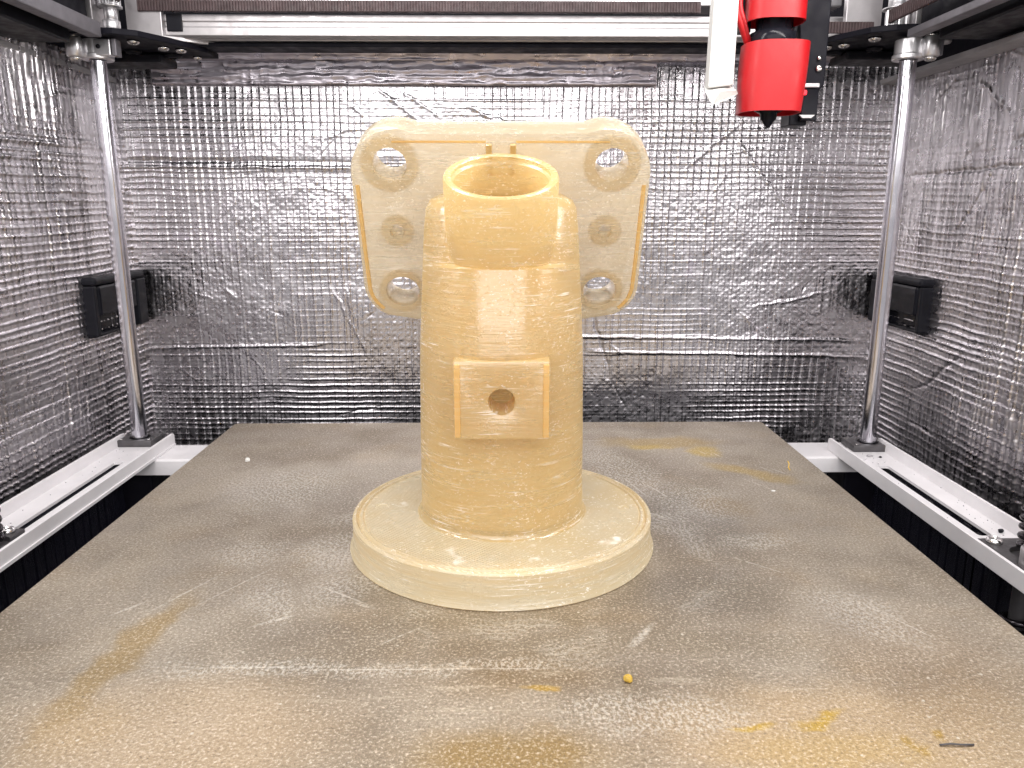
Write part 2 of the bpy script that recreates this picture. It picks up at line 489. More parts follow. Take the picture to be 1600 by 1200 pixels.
def smooth_by_angle(o, deg=35):
    bm = bmesh.new(); bm.from_mesh(o.data)
    for f in bm.faces: f.smooth = True
    for e in bm.edges:
        if len(e.link_faces) != 2 or e.calc_face_angle(0) > R(deg): e.smooth = False
    bm.to_mesh(o.data); bm.free()

# ------------------------------------------------------------------ the setting
fl = MB().box(-260, 260, 60, 520, -84, -80).build('chamber_floor', M['floor'])
fl['kind'] = 'structure'

# foil insulation: threads, puffed cells and folds as real relief
rng = np.random.default_rng(11)
def vnoise(u, v, cell, seed):
    """smooth value noise on arrays u, v (mm)"""
    r = np.random.default_rng(seed)
    T = r.random((256, 256)) * 2 - 1
    x = u / cell + 40; y = v / cell + 40
    xi = np.floor(x).astype(int); yi = np.floor(y).astype(int)
    fx = x - xi; fy = y - yi
    fx = fx * fx * (3 - 2 * fx); fy = fy * fy * (3 - 2 * fy)
    g = lambda a, b: T[a % 256, b % 256]
    return (g(xi, yi) * (1 - fx) + g(xi + 1, yi) * fx) * (1 - fy) + (g(xi, yi + 1) * (1 - fx) + g(xi + 1, yi + 1) * fx) * fy

def threads(c, cross, lo, hi, pitch, jit, wid, seed):
    """ridge profile of parallel threads along `cross`, at jittered positions on c; returns ridge height 0..1 and cell phase"""
    r = np.random.default_rng(seed)
    pos = [lo - 10]
    while pos[-1] < hi + 10: pos.append(pos[-1] + pitch * (1 + (r.random() * 2 - 1) * jit))
    pos = np.array(pos); amp = 0.55 + 0.75 * r.random(len(pos))
    cc = c + 0.55 * vnoise(cross, c, 22, seed + 1) + 0.18 * vnoise(cross, c, 4, seed + 2)
    i = np.clip(np.searchsorted(pos, cc), 1, len(pos) - 1)
    a, b = pos[i - 1], pos[i]
    da, db = cc - a, b - cc
    near = np.where(da < db, i - 1, i); d = np.minimum(da, db)
    ridge = np.exp(-(d / wid) ** 2) * amp[near]
    ph = np.clip(da / (b - a), 0, 1)
    return ridge, ph

def fold(u, v, p0, p1, wid, amp, wob, seed):
    """a crease line between two points, given as relief"""
    p0 = np.array(p0, float); p1 = np.array(p1, float)
    L = np.linalg.norm(p1 - p0); t = (p1 - p0) / L; n = np.array([-t[1], t[0]])
    s = (u - p0[0]) * t[0] + (v - p0[1]) * t[1]
    d = (u - p0[0]) * n[0] + (v - p0[1]) * n[1] + wob * vnoise(u, v, 9, seed) + wob * 0.5 * vnoise(u, v, 3.5, seed + 5)
    k = 1 / (1 + np.exp(-(s) / 2.0)) * 1 / (1 + np.exp((s - L) / 2.0))
    return amp * np.exp(-np.abs(d / wid) ** 1.5) * k

def foil_sheet(name, parent, lo, hi, v0, v1, step, place, seed, folds, smooth_zone=None, pitch=(4.7, 4.0), ks=1.0, tk=1.0):
    nu = int((hi - lo) / step) + 1; nv = int((v1 - v0) / step) + 1
    u, v = np.meshgrid(np.linspace(lo, hi, nu), np.linspace(v0, v1, nv), indexing='ij')
    rv, pu = threads(u, v, lo, hi, pitch[0], 0.28, 0.45, seed)
    rh, pv = threads(v, u, v0, v1, pitch[1], 0.20, 0.45, seed + 20)
    fade_h = np.clip(0.75 + 0.6 * vnoise(u, v, 55, seed + 3), 0.35, 1.2)
    fade_v = np.clip(0.75 + 0.6 * vnoise(u, v, 60, seed + 4), 0.35, 1.2)
    puff = 0.40 * np.sin(np.pi * pu) ** 0.7 * np.sin(np.pi * pv) ** 0.7
    cellk = np.clip(0.7 + 0.8 * vnoise(u, v, 40, seed + 6), 0.1, 1.3)
    crinkle = (0.11 * vnoise(u, v, 3.1, seed + 7) + 0.06 * vnoise(u, v, 1.6, seed + 8)) * cellk
    big = 1.0 * vnoise(u, v, 75, seed + 9) + 0.40 * vnoise(u, v, 28, seed + 10) + 0.18 * vnoise(u, v, 11, seed + 12)
    if smooth_zone is not None:
        z = smooth_zone(u, v)
        rh = rh * (1 - 0.75 * z); crinkle = crinkle * (1 - 0.6 * z); puff = puff * (1 - 0.7 * z); rv = rv * (1 + 0.6 * z)
    h = big + tk * (0.80 * rv * fade_v + 0.66 * rh * fade_h) + puff * cellk + crinkle
    for f in folds: f = list(f); f[3] *= 0.6; h = h + fold(u, v, *f)
    # random small creases
    rr = np.random.default_rng(seed + 30)
    for k in range(46):
        cu, cv = lo + rr.random() * (hi - lo), v0 + rr.random() * (v1 - v0)
        a = rr.random() * math.pi; l = 5 + 22 * rr.random()
        h = h + fold(u, v, (cu, cv), (cu + l * math.cos(a), cv + l * math.sin(a)), 0.45, (0.3 + 0.4 * rr.random()) * (1 if rr.random() > .5 else -1), 0.8, seed + 40 + k)
    co = place(u.ravel(), v.ravel(), h.ravel() * ks) * MM
    idx = np.arange(nu * nv).reshape(nu, nv)
    q = np.stack([idx[:-1, :-1], idx[1:, :-1], idx[1:, 1:], idx[:-1, 1:]], -1).reshape(-1, 4)
    me = bpy.data.meshes.new(name)
    me.vertices.add(len(co)); me.vertices.foreach_set('co', co.astype(np.float32).ravel())
    me.loops.add(q.size); me.loops.foreach_set('vertex_index', q.ravel().astype(np.int32))
    me.polygons.add(len(q)); me.polygons.foreach_set('loop_start', np.arange(0, q.size, 4, dtype=np.int32))
    me.polygons.foreach_set('loop_total', np.full(len(q), 4, dtype=np.int32))
    me.polygons.foreach_set('use_smooth', np.ones(len(q), dtype=bool))
    me.update(calc_edges=True)
    o = bpy.data.objects.new(name, me); COL.objects.link(o); o.parent = parent
    o['_o'] = [0, 0, 0]; parts.append(o)
    return o

XL, XR, YB = -238.0, 250.0, 506.0
# back wall
t = thing('foil_wall', 'crinkled silver foil insulation wall behind the printed part, facing the camera', 'foil wall')
o = foil_sheet('foil_sheet', t, XL - 1, XR + 1, -80, 217.5, 0.62,
    lambda u, v, h: np.stack([u, YB - h, v], 1), 100,
    [((-235, 149), (-30, 148), 0.9, 1.6, 0.6, 1), ((-235, 153), (-60, 151), 1.5, -1.0, 0.6, 2), ((-30, 148), (60, 152), 0.9, 0.7, 0.8, 3),
     ((40, 40), (240, 37), 0.8, 1.0, 0.5, 4), ((-235, 33), (-120, 35), 0.8, 1.0, 0.4, 5), ((60, 30), (240, 26), 0.8, 0.9, 0.5, 6),
     ((-75, 195), (-52, 178), 0.7, 1.0, 0.8, 7), ((-60, 193), (-40, 180), 0.7, 0.9, 0.8, 8), ((-20, 185), (10, 172), 0.8, 1.1, 1.5, 9),
     ((150, 165), (195, 110), 0.8, 0.9, 1.0, 10), ((120, 150), (150, 175), 0.8, 0.9, 1.0, 11), ((170, 60), (215, 70), 0.7, 1.0, 1.0, 12),
     ((-110, 70), (-90, 30), 0.7, 0.9, 1.0, 13), ((60, 55), (72, 20), 0.8, -1.0, 1.0, 14)],
    smooth_zone=lambda u, v: np.clip((v - 185) / 8, 0, 1) * 0.6)
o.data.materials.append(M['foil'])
# taped seam along the top of the back wall: its own crumpled strip, lifted off the foil
def tape_strip(name, parent, lo, hi, v0, v1, place, seed, mat):
    step = 0.8
    nu = int((hi - lo) / step) + 1; nv = int((v1 - v0) / step) + 1
    u, v = np.meshgrid(np.linspace(lo, hi, nu), np.linspace(v0, v1, nv), indexing='ij')
    h = 0.6 * vnoise(u, v * 6, 22, seed) + 0.35 * vnoise(u, v * 3, 9, seed + 1) + 0.18 * vnoise(u, v, 2.6, seed + 2)
    rv, _ = threads(u, v, lo, hi, 5.2, 0.3, 0.4, seed + 3); h += 0.35 * rv * np.clip(0.5 + vnoise(u, v, 30, seed + 4), 0, 1)
    h += 1.2 * vnoise(u, v, 60, seed + 5)
    for k in range(7):
        h = h + fold(u, v, (lo, v0 + (k + .5) * (v1 - v0) / 7), (hi, v0 + (k + .6) * (v1 - v0) / 7), 0.45, 0.6 * (-1) ** k, 1.2, seed + 9 + k)
    e = np.clip((v - v0) / 1.0, 0, 1)
    h = h - 1.5 * (1 - e)
    co = place(u.ravel(), v.ravel(), h.ravel()) * MM
    idx = np.arange(nu * nv).reshape(nu, nv)
    q = np.stack([idx[:-1, :-1], idx[1:, :-1], idx[1:, 1:], idx[:-1, 1:]], -1).reshape(-1, 4)
    me = bpy.data.meshes.new(name); me.from_pydata(co.tolist(), [], q.tolist())
    for p_ in me.polygons: p_.use_smooth = True
    me.materials.append(mat)
    o = bpy.data.objects.new(name, me); COL.objects.link(o); o.parent = parent; o['_o'] = [0, 0, 0]; parts.append(o)
    return o
tape_strip('tape_strip', t, -214, 96, 197.0, 211.0, lambda u, v, h: np.stack([u, YB - 3.2 - h, v], 1), 300, M['tape'])
# strip bent towards the room at the very top, catching the lamps
tape_strip('tape_strip', t, -196, 205, 0, 13.0,
    lambda u, v, h: np.stack([u, YB - 4.0 - h * .7 - 9.0 * (1 - np.cos(v / 13 * 1.25)) - v * .25, 211 + v * .82], 1), 350, M['tape'])
MB().box(XL - 8, XR + 8, YB + 6, YB + 10, -80, 260).build('backing_board', M['black_matt'], t)

tz = lambda u, v: np.clip((v - 150 + 12 * vnoise(u, v, 60, 77)) / 20, 0, 1)
t = thing('foil_wall', 'crinkled silver foil insulation wall on the left side of the printer', 'foil wall')
o = foil_sheet('foil_sheet', t, 235, 507, -40, 206, 0.65,
    lambda u, v, h: np.stack([XL + h, u, v + (u - 395) * 0.035 * np.clip(v / 200, 0, 1)], 1), 500,
    [((300, 152), (470, 158), 0.9, 1.3, 0.7, 1), ((330, 146), (420, 150), 1.0, 1.0, 1.0, 2), ((330, 88), (352, 60), 1.3, 1.3, 1.4, 3), ((340, 92), (372, 84), 1.1, 1.3, 1.4, 4),
     ((420, 150), (445, 128), 0.8, 1.0, 1.0, 5), ((335, 60), (345, 40), 0.9, 1.0, 1.0, 6), ((360, 170), (372, 150), .8, 1.0, .8, 7)],
    smooth_zone=tz, tk=1.55)
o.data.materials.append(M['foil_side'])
MB().box(XL - 10, XL - 6, 200, 512, -80, 260).build('backing_board', M['black_matt'], t)

t = thing('foil_wall', 'crinkled silver foil insulation wall on the right side of the printer', 'foil wall')
o = foil_sheet('foil_sheet', t, 235, 507, -40, 200, 0.65,
    lambda u, v, h: np.stack([XR - h, u, v + (u - 370) * 0.035 * np.clip(v / 200, 0, 1)], 1), 700,
    [((300, 146), (480, 140), 0.9, -1.4, 0.7, 1), ((300, 158), (390, 156), 0.9, -1.3, 0.8, 2), ((395, 55), (440, 20), 0.8, -1.3, 0.8, 3),
     ((400, 140), (430, 105), .8, -1.1, .8, 4), ((360, 30), (350, 5), 1.0, 1.3, 1.2, 5), ((390, 165), (420, 185), 1.2, 1.0, 1.2, 6)],
    smooth_zone=tz, tk=1.55)
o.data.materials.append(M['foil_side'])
MB().box(XR + 6, XR + 10, 200, 512, -80, 260).build('backing_board', M['black_matt'], t)

# ------------------------------------------------------------------ print bed
t = thing('print_bed', 'worn brownish grey metal print sheet with yellow stains and scratches, under the printed part', 'print bed')
c0, c1 = 3.0, 436.5
def rrect(x0, x1, y0, y1, r, n=6):
    out = []
    for cx, cy, a in ((x1 - r, y1 - r, 0), (x0 + r, y1 - r, 90), (x0 + r, y0 + r, 180), (x1 - r, y0 + r, 270)):
        for k in range(n + 1): out.append((cx + r * math.cos(R(a + 90 * k / n)), cy + r * math.sin(R(a + 90 * k / n))))
    return out
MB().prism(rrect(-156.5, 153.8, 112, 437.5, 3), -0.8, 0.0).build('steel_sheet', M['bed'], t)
MB().prism(rrect(-154, 151.5, 114, 435, 3), -9, -0.84, bev=0.5).build('heated_plate', M['black_matt'], t)

# ------------------------------------------------------------------ the printed part
PC = (0, 275.5, 0)
t = thing('printed_pipe_mount', 'translucent amber 3D printed pipe mount with round flange and bolt plate, standing on the bed', '3D print', PC)
c25, s25 = math.cos(R(25)), math.sin(R(25))
# round flange
prof = [(0, 0), (56.9, 0), (57.3, 0.4), (56.8, 1.4), (56.2, 4), (55.9, 8), (56.0, 11.4), (55.5, 12.1), (54.7, 12.3), (54.3, 11.7), (54.0, 10.9), (53.5, 11.6), (53.0, 12.3),
        (52.3, 12.3), (51.9, 11.5), (51.4, 11.95), (38, 12.0), (30.0, 12.05), (0, 12.05)]
fl_ = MB().lathe(prof, PC, n=160).build('flange', M['print_base'], t)
cut = []
for k in range(6):
    a = R(60 * k - 2)
    cut.append(MB().lathe([(0, 11.75), (2.2, 11.75), (3.0, 12.6), (0, 12.6)], (PC[0] + 46.3 * math.cos(a), PC[1] + 46.3 * math.sin(a), 0), n=24))
boolean(fl_, cut); smooth_by_angle(fl_, 30)

# body: sections z -> (half width, front y, back y, squareness)
def sec(z):
    zs = [12, 30, 46, 54, 66, 77, 84, 92, 99, 105, 112, 118, 123, 126, 128]
    hw = [30.4, 30.1, 29.8, 29.5, 29.2, 28.8, 28.4, 27.9, 27.5, 27.1, 26.7, 26.2, 25.6, 24.2, 20.5]
    fr = [245.0, 244.3, 243.2, 242.2, 241.0, 241.0, 241.8, 243.2, 244.6, 245.6, 246.6, 248.0, 250.0, 254, 261]
    bk = [306, 305.5, 304, 303, 302, 300, 299, 297, 295, 293, 291, 289, 286, 284, 282]
    return np.interp(z, zs, hw), np.interp(z, zs, fr), np.interp(z, zs, bk)
bm = MB()
rings = []
N = 160
zz = list(np.linspace(11.9, 18, 12)) + list(np.linspace(19.5, 103, 56)) + [104.4, 105.6] + list(np.linspace(107, 128, 22))
for z in zz:
    hw, f, b = sec(z)
    fil = 1.6 * math.exp(-(z - 11.9) / 0.9); hw += fil; f -= fil; b += fil
    cy = (f + b) / 2; ry = (b - f) / 2
    nf = np.interp(z, [40, 52, 60, 68, 77, 88, 104.4, 105.6], [0, 1.6, 4.2, 6.0, 7.4, 7.2, 5.3, 0])   # swelling that carries the pipe down to the port
    nw = np.interp(z, [40, 77, 104], [22, 19.5, 18.6])
    rg = []
    for k in range(N):
        x = hw * math.cos(2 * math.pi * k / N); sn = math.sin(2 * math.pi * k / N)
        y = cy + ry * sn
        if sn < 0: y -= nf * math.exp(-(abs(x) / nw) ** 3.2)
        rg.append(bm.bm.verts.new((x, y, z)))
    rings.append(rg)
for a, b in zip(rings, rings[1:]):
    for k in range(N):
        f = bm.bm.faces.new((a[k], a[(k + 1) % N], b[(k + 1) % N], b[k])); f.smooth = True
bm.bm.faces.new(rings[0][::-1]); bm.bm.faces.new(rings[-1])
body = bm.build('body', M['print'], t)
U = Vector((0, -s25, c25)); Nn = Vector((0, c25, s25))
rim = Vector((0, 248.0, 133.4))
boolean(body, [
    MB().lathe([(0, -52), (15.2, -52), (15.2, 20), (0, 20)], rim, U, n=64),                      # bore of the slanted pipe
    MB().lathe([(0, 6), (25.5, 6), (25.5, 50), (22.5, 72), (18, 84), (0, 90)], (0, 274.5, 8), n=64),         # hollow inside
    MB().cyl((0, 225, 63.7), 4.25, 40, (0, 1, 0), 40)])                                           # port in the front boss
smooth_by_angle(body, 32)

# slanted pipe mouth, leaning towards the camera like the plate
prof = [(15.3, -46), (15.0, -6), (15.0, -2.4), (15.9, -1.8), (16.0, -1.2), (15.7, -0.5), (16.3, -0.1), (17.3, 0.0), (17.9, -0.35), (18.2, -1.2), (18.2, -20), (18.3, -46)]
pipe = MB().lathe(prof, rim, U, n=112, closed=True).build('pipe_mouth', M['print'], t)
boolean(pipe, [MB().box(-40, 40, 253, 300, 60, 103)])
smooth_by_angle(pipe, 30)

# bolt plate: leaning 25 degrees; local x, s (up the plate), n (through it)
PM = Matrix(((1, 0, 0, 0), (0, -s25, c25, 285), (0, c25, s25, 100), (0, 0, 0, 1)))
def arc(cx, cy, r, a0, a1, n=12):
    return [(cx + r * math.cos(R(a0 + (a1 - a0) * k / n)), cy + r * math.sin(R(a0 + (a1 - a0) * k / n))) for k in range(n + 1)]
out = []
out += arc(34.6, 37.2, 16.2, 0, 96, 18)
out += [(28.0, 51.9)] + [(-28.0, 51.9)]
out += arc(-34.6, 37.2, 16.2, 84, 180, 18)
out += [(-50.9, 20), (-51.0, 0)]
out += arc(-36.9, -5.8, 14.2, 180, 244, 12)
out += [(-32, -20.6), (-20, -22.0), (20, -22.0), (32, -20.6)]
out += arc(36.9, -5.8, 14.2, 296, 360, 12)
out += [(51.0, 0), (50.9, 20)]
out2 = []
for q in out:
    if not out2 or (q[0] - out2[-1][0]) ** 2 + (q[1] - out2[-1][1]) ** 2 > 0.04: out2.append(q)
plate = MB().prism(out2, 0, 12.6, holes=[(-37.4, 41.2, 5.6), (37.4, 41.2, 5.6), (-36.8, 16.6, 2.4), (36.8, 16.6, 2.4), (-36.8, -8.0, 6.1), (36.8, -8.0, 6.1)], mat=PM, bev=0.9).build('bolt_plate', M['print_thin'], t)
smooth_by_angle(plate, 30)
# raised border line along both sides and the top of the plate face
def strip(pts, wd, h0, h1):
    m_ = MB()
    bm_ = m_.bm
    L = []
    for i, (x, y) in enumerate(pts):
        a = Vector(pts[max(i - 1, 0)]); b = Vector(pts[min(i + 1, len(pts) - 1)])
        n_ = (b - a).normalized(); n_ = Vector((-n_.y, n_.x)) * wd / 2
        L.append([bm_.verts.new(PM @ Vector((x + n_.x * s_, y + n_.y * s_, h))) for s_, h in ((-1, h0), (-.6, h1), (.6, h1), (1, h0))])
    for a, b in zip(L, L[1:]):
        for k in range(4): f = bm_.faces.new((a[k], a[(k + 1) % 4], b[(k + 1) % 4], b[k]))
    bm_.faces.new(L[0]); bm_.faces.new(L[-1][::-1])
    return m_
side = [(48.9, 34), (49.0, 10), (48.9, -5)] + arc(36.5, -5.8, 12.4, 0, -50, 8)
strip(side, 1.6, 0.2, -0.3).build('edge_bead', M['print_solid'], t)
strip([(-x, y) for x, y in side], 1.6, 0.2, -0.3).build('edge_bead', M['print_solid'], t)
strip([(-36, 49.0), (-5, 49.0)], 0.8, 0.2, -0.35).build('edge_bead', M['print_solid'], t)
strip([(5, 49.0), (36, 49.0)], 0.8, 0.2, -0.35).build('edge_bead', M['print_solid'], t)
# solid walls printed round each bolt hole
for hx, hy, r0, r1 in ((-37.4, 41.2, 5.6, 9.8), (37.4, 41.2, 5.6, 9.8), (-36.8, 16.6, 2.4, 6.0), (36.8, 16.6, 2.4, 6.0), (-36.8, -8.0, 6.1, 8.8), (36.8, -8.0, 6.1, 8.8)):
    sl = MB().lathe([(r0 + .15, 2.0), (r0 + .15, -0.05), (r0 + .6, -0.05), (r1 - 1.5, -0.05), (r1, 0.04), (r1, 2.0)], (0, 0, 0), (0, 0, 1), n=48, closed=True)
    for v in sl.bm.verts: v.co = PM @ (v.co + Vector((hx, hy, 0)))
    sl.build('hole_collar', M['print_wall'], t); smooth_by_angle(parts[-1], 40)
# two ribs joining the plate to the pipe mouth
for sx in (-1, 1):
    MB().box(sx * 4.0 - 1.0, sx * 4.0 + 1.0, 38.2, 48.6, -1.9, 0.15, 0.35, mat=PM).build('rib', M['print_solid'], t)
# front boss: box with a ported face
boss = MB().box(-15.2, 15.2, 233.0, 249, 51.6, 77.0, 0.9)
boss = boss.build('front_boss', M['print'], t)
boolean(boss, [MB().lathe([(0, -10), (8.8, -10), (8.8, 0.0), (7.6, 0.35), (5.4, 0.5), (4.3, 1.2), (4.3, 30), (0, 30)], (0, 233.0, 63.7), (0, 1, 0), n=48),
               MB().lathe([(0, -52), (15.0, -52), (15.0, 20), (0, 20)], rim, U, n=64),
               MB().cyl((0, 275, 8), 30.0 if False else 21.2, 100, (0, 0, 1), 48)])
smooth_by_angle(boss, 30)
for sx in (-1, 1):
    MB().box(sx * 13.9 - .9, sx * 13.9 + .9, 232.4, 233.3, 52.4, 76.0, 0.3).build('edge_bead', M['print_solid'], t)

# ------------------------------------------------------------------ side rails, cross channel
def rail(side, y1, xi, xo):
    s = -1 if side == 'left' else 1
    t = thing('channel_rail', f'white channel rail with a long slot, running along the {side} foil wall', 'rail', (s * 205, 300, -12), 'channel rails')
    a, b = sorted((xi, xo)); lo = min(a, b); hi = max(a, b)
    y0 = 150
    sl0, sl1 = (-210, -205) if s < 0 else (200.5, 206.5)
    cut_y1 = 400 if s < 0 else 388
    cut_y0 = 308 if s < 0 else 298
    holes = [(rrect(sl0, sl1, cut_y0, cut_y1, 1.6, 5),)]
    if s > 0: holes += [(193.6, 293, 1.1), (199.0, 399.5, 1.1), (208.5, 396, 1.1)]
    else: holes += [(-201, 296, 1.1)]
    MB().prism([(lo, y0), (hi, y0), (hi, y1 - 1), (lo, y1 - 1)], -12.4, -11.0, holes=holes).build('web', M['white_paint'], t)
    for fx in (lo, hi):
        # flange, rounded at its free end
        pts = [(y0, -12.4), (y1 - 2, -12.4), (y1 - 0.5, -11.6), (y1, -10), (y1, -6.8), (y1 - 0.6, -5.5), (y1 - 2, -5.0), (y0, -5.0)]
        mt = Matrix(((0, 0, 1, fx - 0.75 + (0.75 if fx == lo else -0.75)), (1, 0, 0, 0), (0, 1, 0, 0), (0, 0, 0, 1)))
        MB().prism(pts, -0.75, 0.75, mat=mt, bev=0.25).build('flange', M['white_paint'], t)
    return t
rail('left', 436, -191.5, -222)
rail('right', 421.5, 188.5, 218.5)
t = thing('cross_channel', 'white cross channel under the back of the print bed', 'cross bar', (0, 420, -20))
cc = MB()
cc.prism([(407, -12.6), (409, -11.9), (435, -11.9), (437, -12.6), (437, -20.5), (435.6, -20.5), (435.6, -13.4), (408.4, -13.4), (408.4, -20.5), (407, -20.5)], -219, 214,
         mat=Matrix(((0, 0, 1, 0), (1, 0, 0, 0), (0, 1, 0, -0.55), (0, 0, 0, 1))))
cc.build('channel', M['white_paint'], t)
for x in (-205, 203):
    MB().box(x - 9, x + 9, 410, 434, -79.9, -21.2, 1).build('support_post', M['black_matt'], t)

# lower black skirt panels that are seen through the gap between rail and bed
for side, x in (('left', -209.0), ('right', 208.0)):
    t = thing('side_skirt', f'dark ribbed side panel in the gap under the {side} rail', 'panel', (x, 280, -79.9))
    s = -1 if x < 0 else 1
    MB().box(*sorted((x, x + s * 3)), 160, 404, -79.9, -13.2).build('panel', M['skirt'], t)
    rb = MB(); y = 166
    while y < 398:
        rb.box(*sorted((x - s * 0.7, x + s * .1)), y, y + 4.2 + random.random() * 3, -79, -14 - random.random() * 3, 0.2, 1)
        y += 5.0 + random.random() * 5
    q = rb.build('ribs', M['skirt'], t); q['kind'] = 'stuff'

# ------------------------------------------------------------------ rods with feet and clamps
def rod(side, x, y, ztop, lean):
    s = -1 if side == 'left' else 1
    top = (x + lean, y, 255)
    t = thing('guide_rod', f'polished steel vertical guide rod at the {side} back corner', 'rod', (x, y, -11), 'guide rods')
    MB().lathe([(0, 0), (4.0, 0), (4.2, 0.5), (4.2, 200), (0, 200)] if False else [(0, 0), (4.2, 0), (4.2, ztop + 8.0), (0, ztop + 8.0)], (x, y, -8.5), (0, 0, 1), 48).build('rod', M['steel'], t)
    smooth_by_angle(parts[-1], 40)
    t = thing('rod_foot', f'dark square foot block holding the {side} guide rod on the white rail', 'rod holder', (x, y, -11), 'rod feet')
    bl = MB().box(x - 11, x + 9.5, y - 7.5, y + 9.5, -10.95, -7.0, 0.5)
    bl.build('block', M['dark_plate'], t)
    boolean(parts[-1], [MB().cyl((x, y, -9.0), 5.8, 6, n=40)])
    smooth_by_angle(parts[-1], 30)
    for dx, dy in ((-8.6, -5), (7.2, -5), (-8.6, 7)):
        MB().lathe([(0, 0.05), (0.9, 0.05), (0.8, .25), (0, 0.2)], (x + dx, y + dy, -7.0), n=12).build('screw', M['screw'], t)
    # clamp on top
    t = thing('shaft_clamp', f'silver shaft clamp gripping the top of the {side} guide rod under the black corner plate', 'clamp', (x, y, ztop), 'shaft clamps')
    cl = MB().lathe([(4.35, 0), (7.6, 0), (8.0, 0.5), (8.0, 2.2), (7.2, 2.8), (7.2, 9.5), (4.35, 9.5)], (x, y, ztop), n=40, closed=True)
    cl.build('collar', M['alu'], t); smooth_by_angle(parts[-1], 30)
    MB().box(x + 2, x + 10.5, y - 7.4, y - 2.0, ztop + 1.2, ztop + 9.3, 0.5).build('clamp_arm', M['alu'], t)
    MB().box(x + 11.2, x + 13.6, y - 7.6, y - 1.6, ztop + 1.0, ztop + 9.3, 0.4).build('clamp_jaw', M['grey_alu'], t)
    xs = x - 7.4 if s < 0 else x + 7.0
    MB().cyl((xs, y - 8, ztop + 0.2), 4.1, 9.8, n=28, bev=0.6).build('lug', M['alu'], t)
    MB().cyl((xs, y - 8, ztop + 9.9), 3.6, 1.0, n=6).build('nut', M['screw'], t)
    MB().screw((xs, y - 8, ztop + 0.25), 2.9, 2.0, (0, 0, -1)).build('screw', M['screw'], t)
    MB().cyl((x + 4.5, y - 7.45, ztop + 5.5), 1.1, 0.5, (0, -1, 0), 16).build('grub_screw', M['black'], t)
rod('left', -211.5, 434, 199.0, 0)
rod('right', 209.5, 419, 197.5, 0)

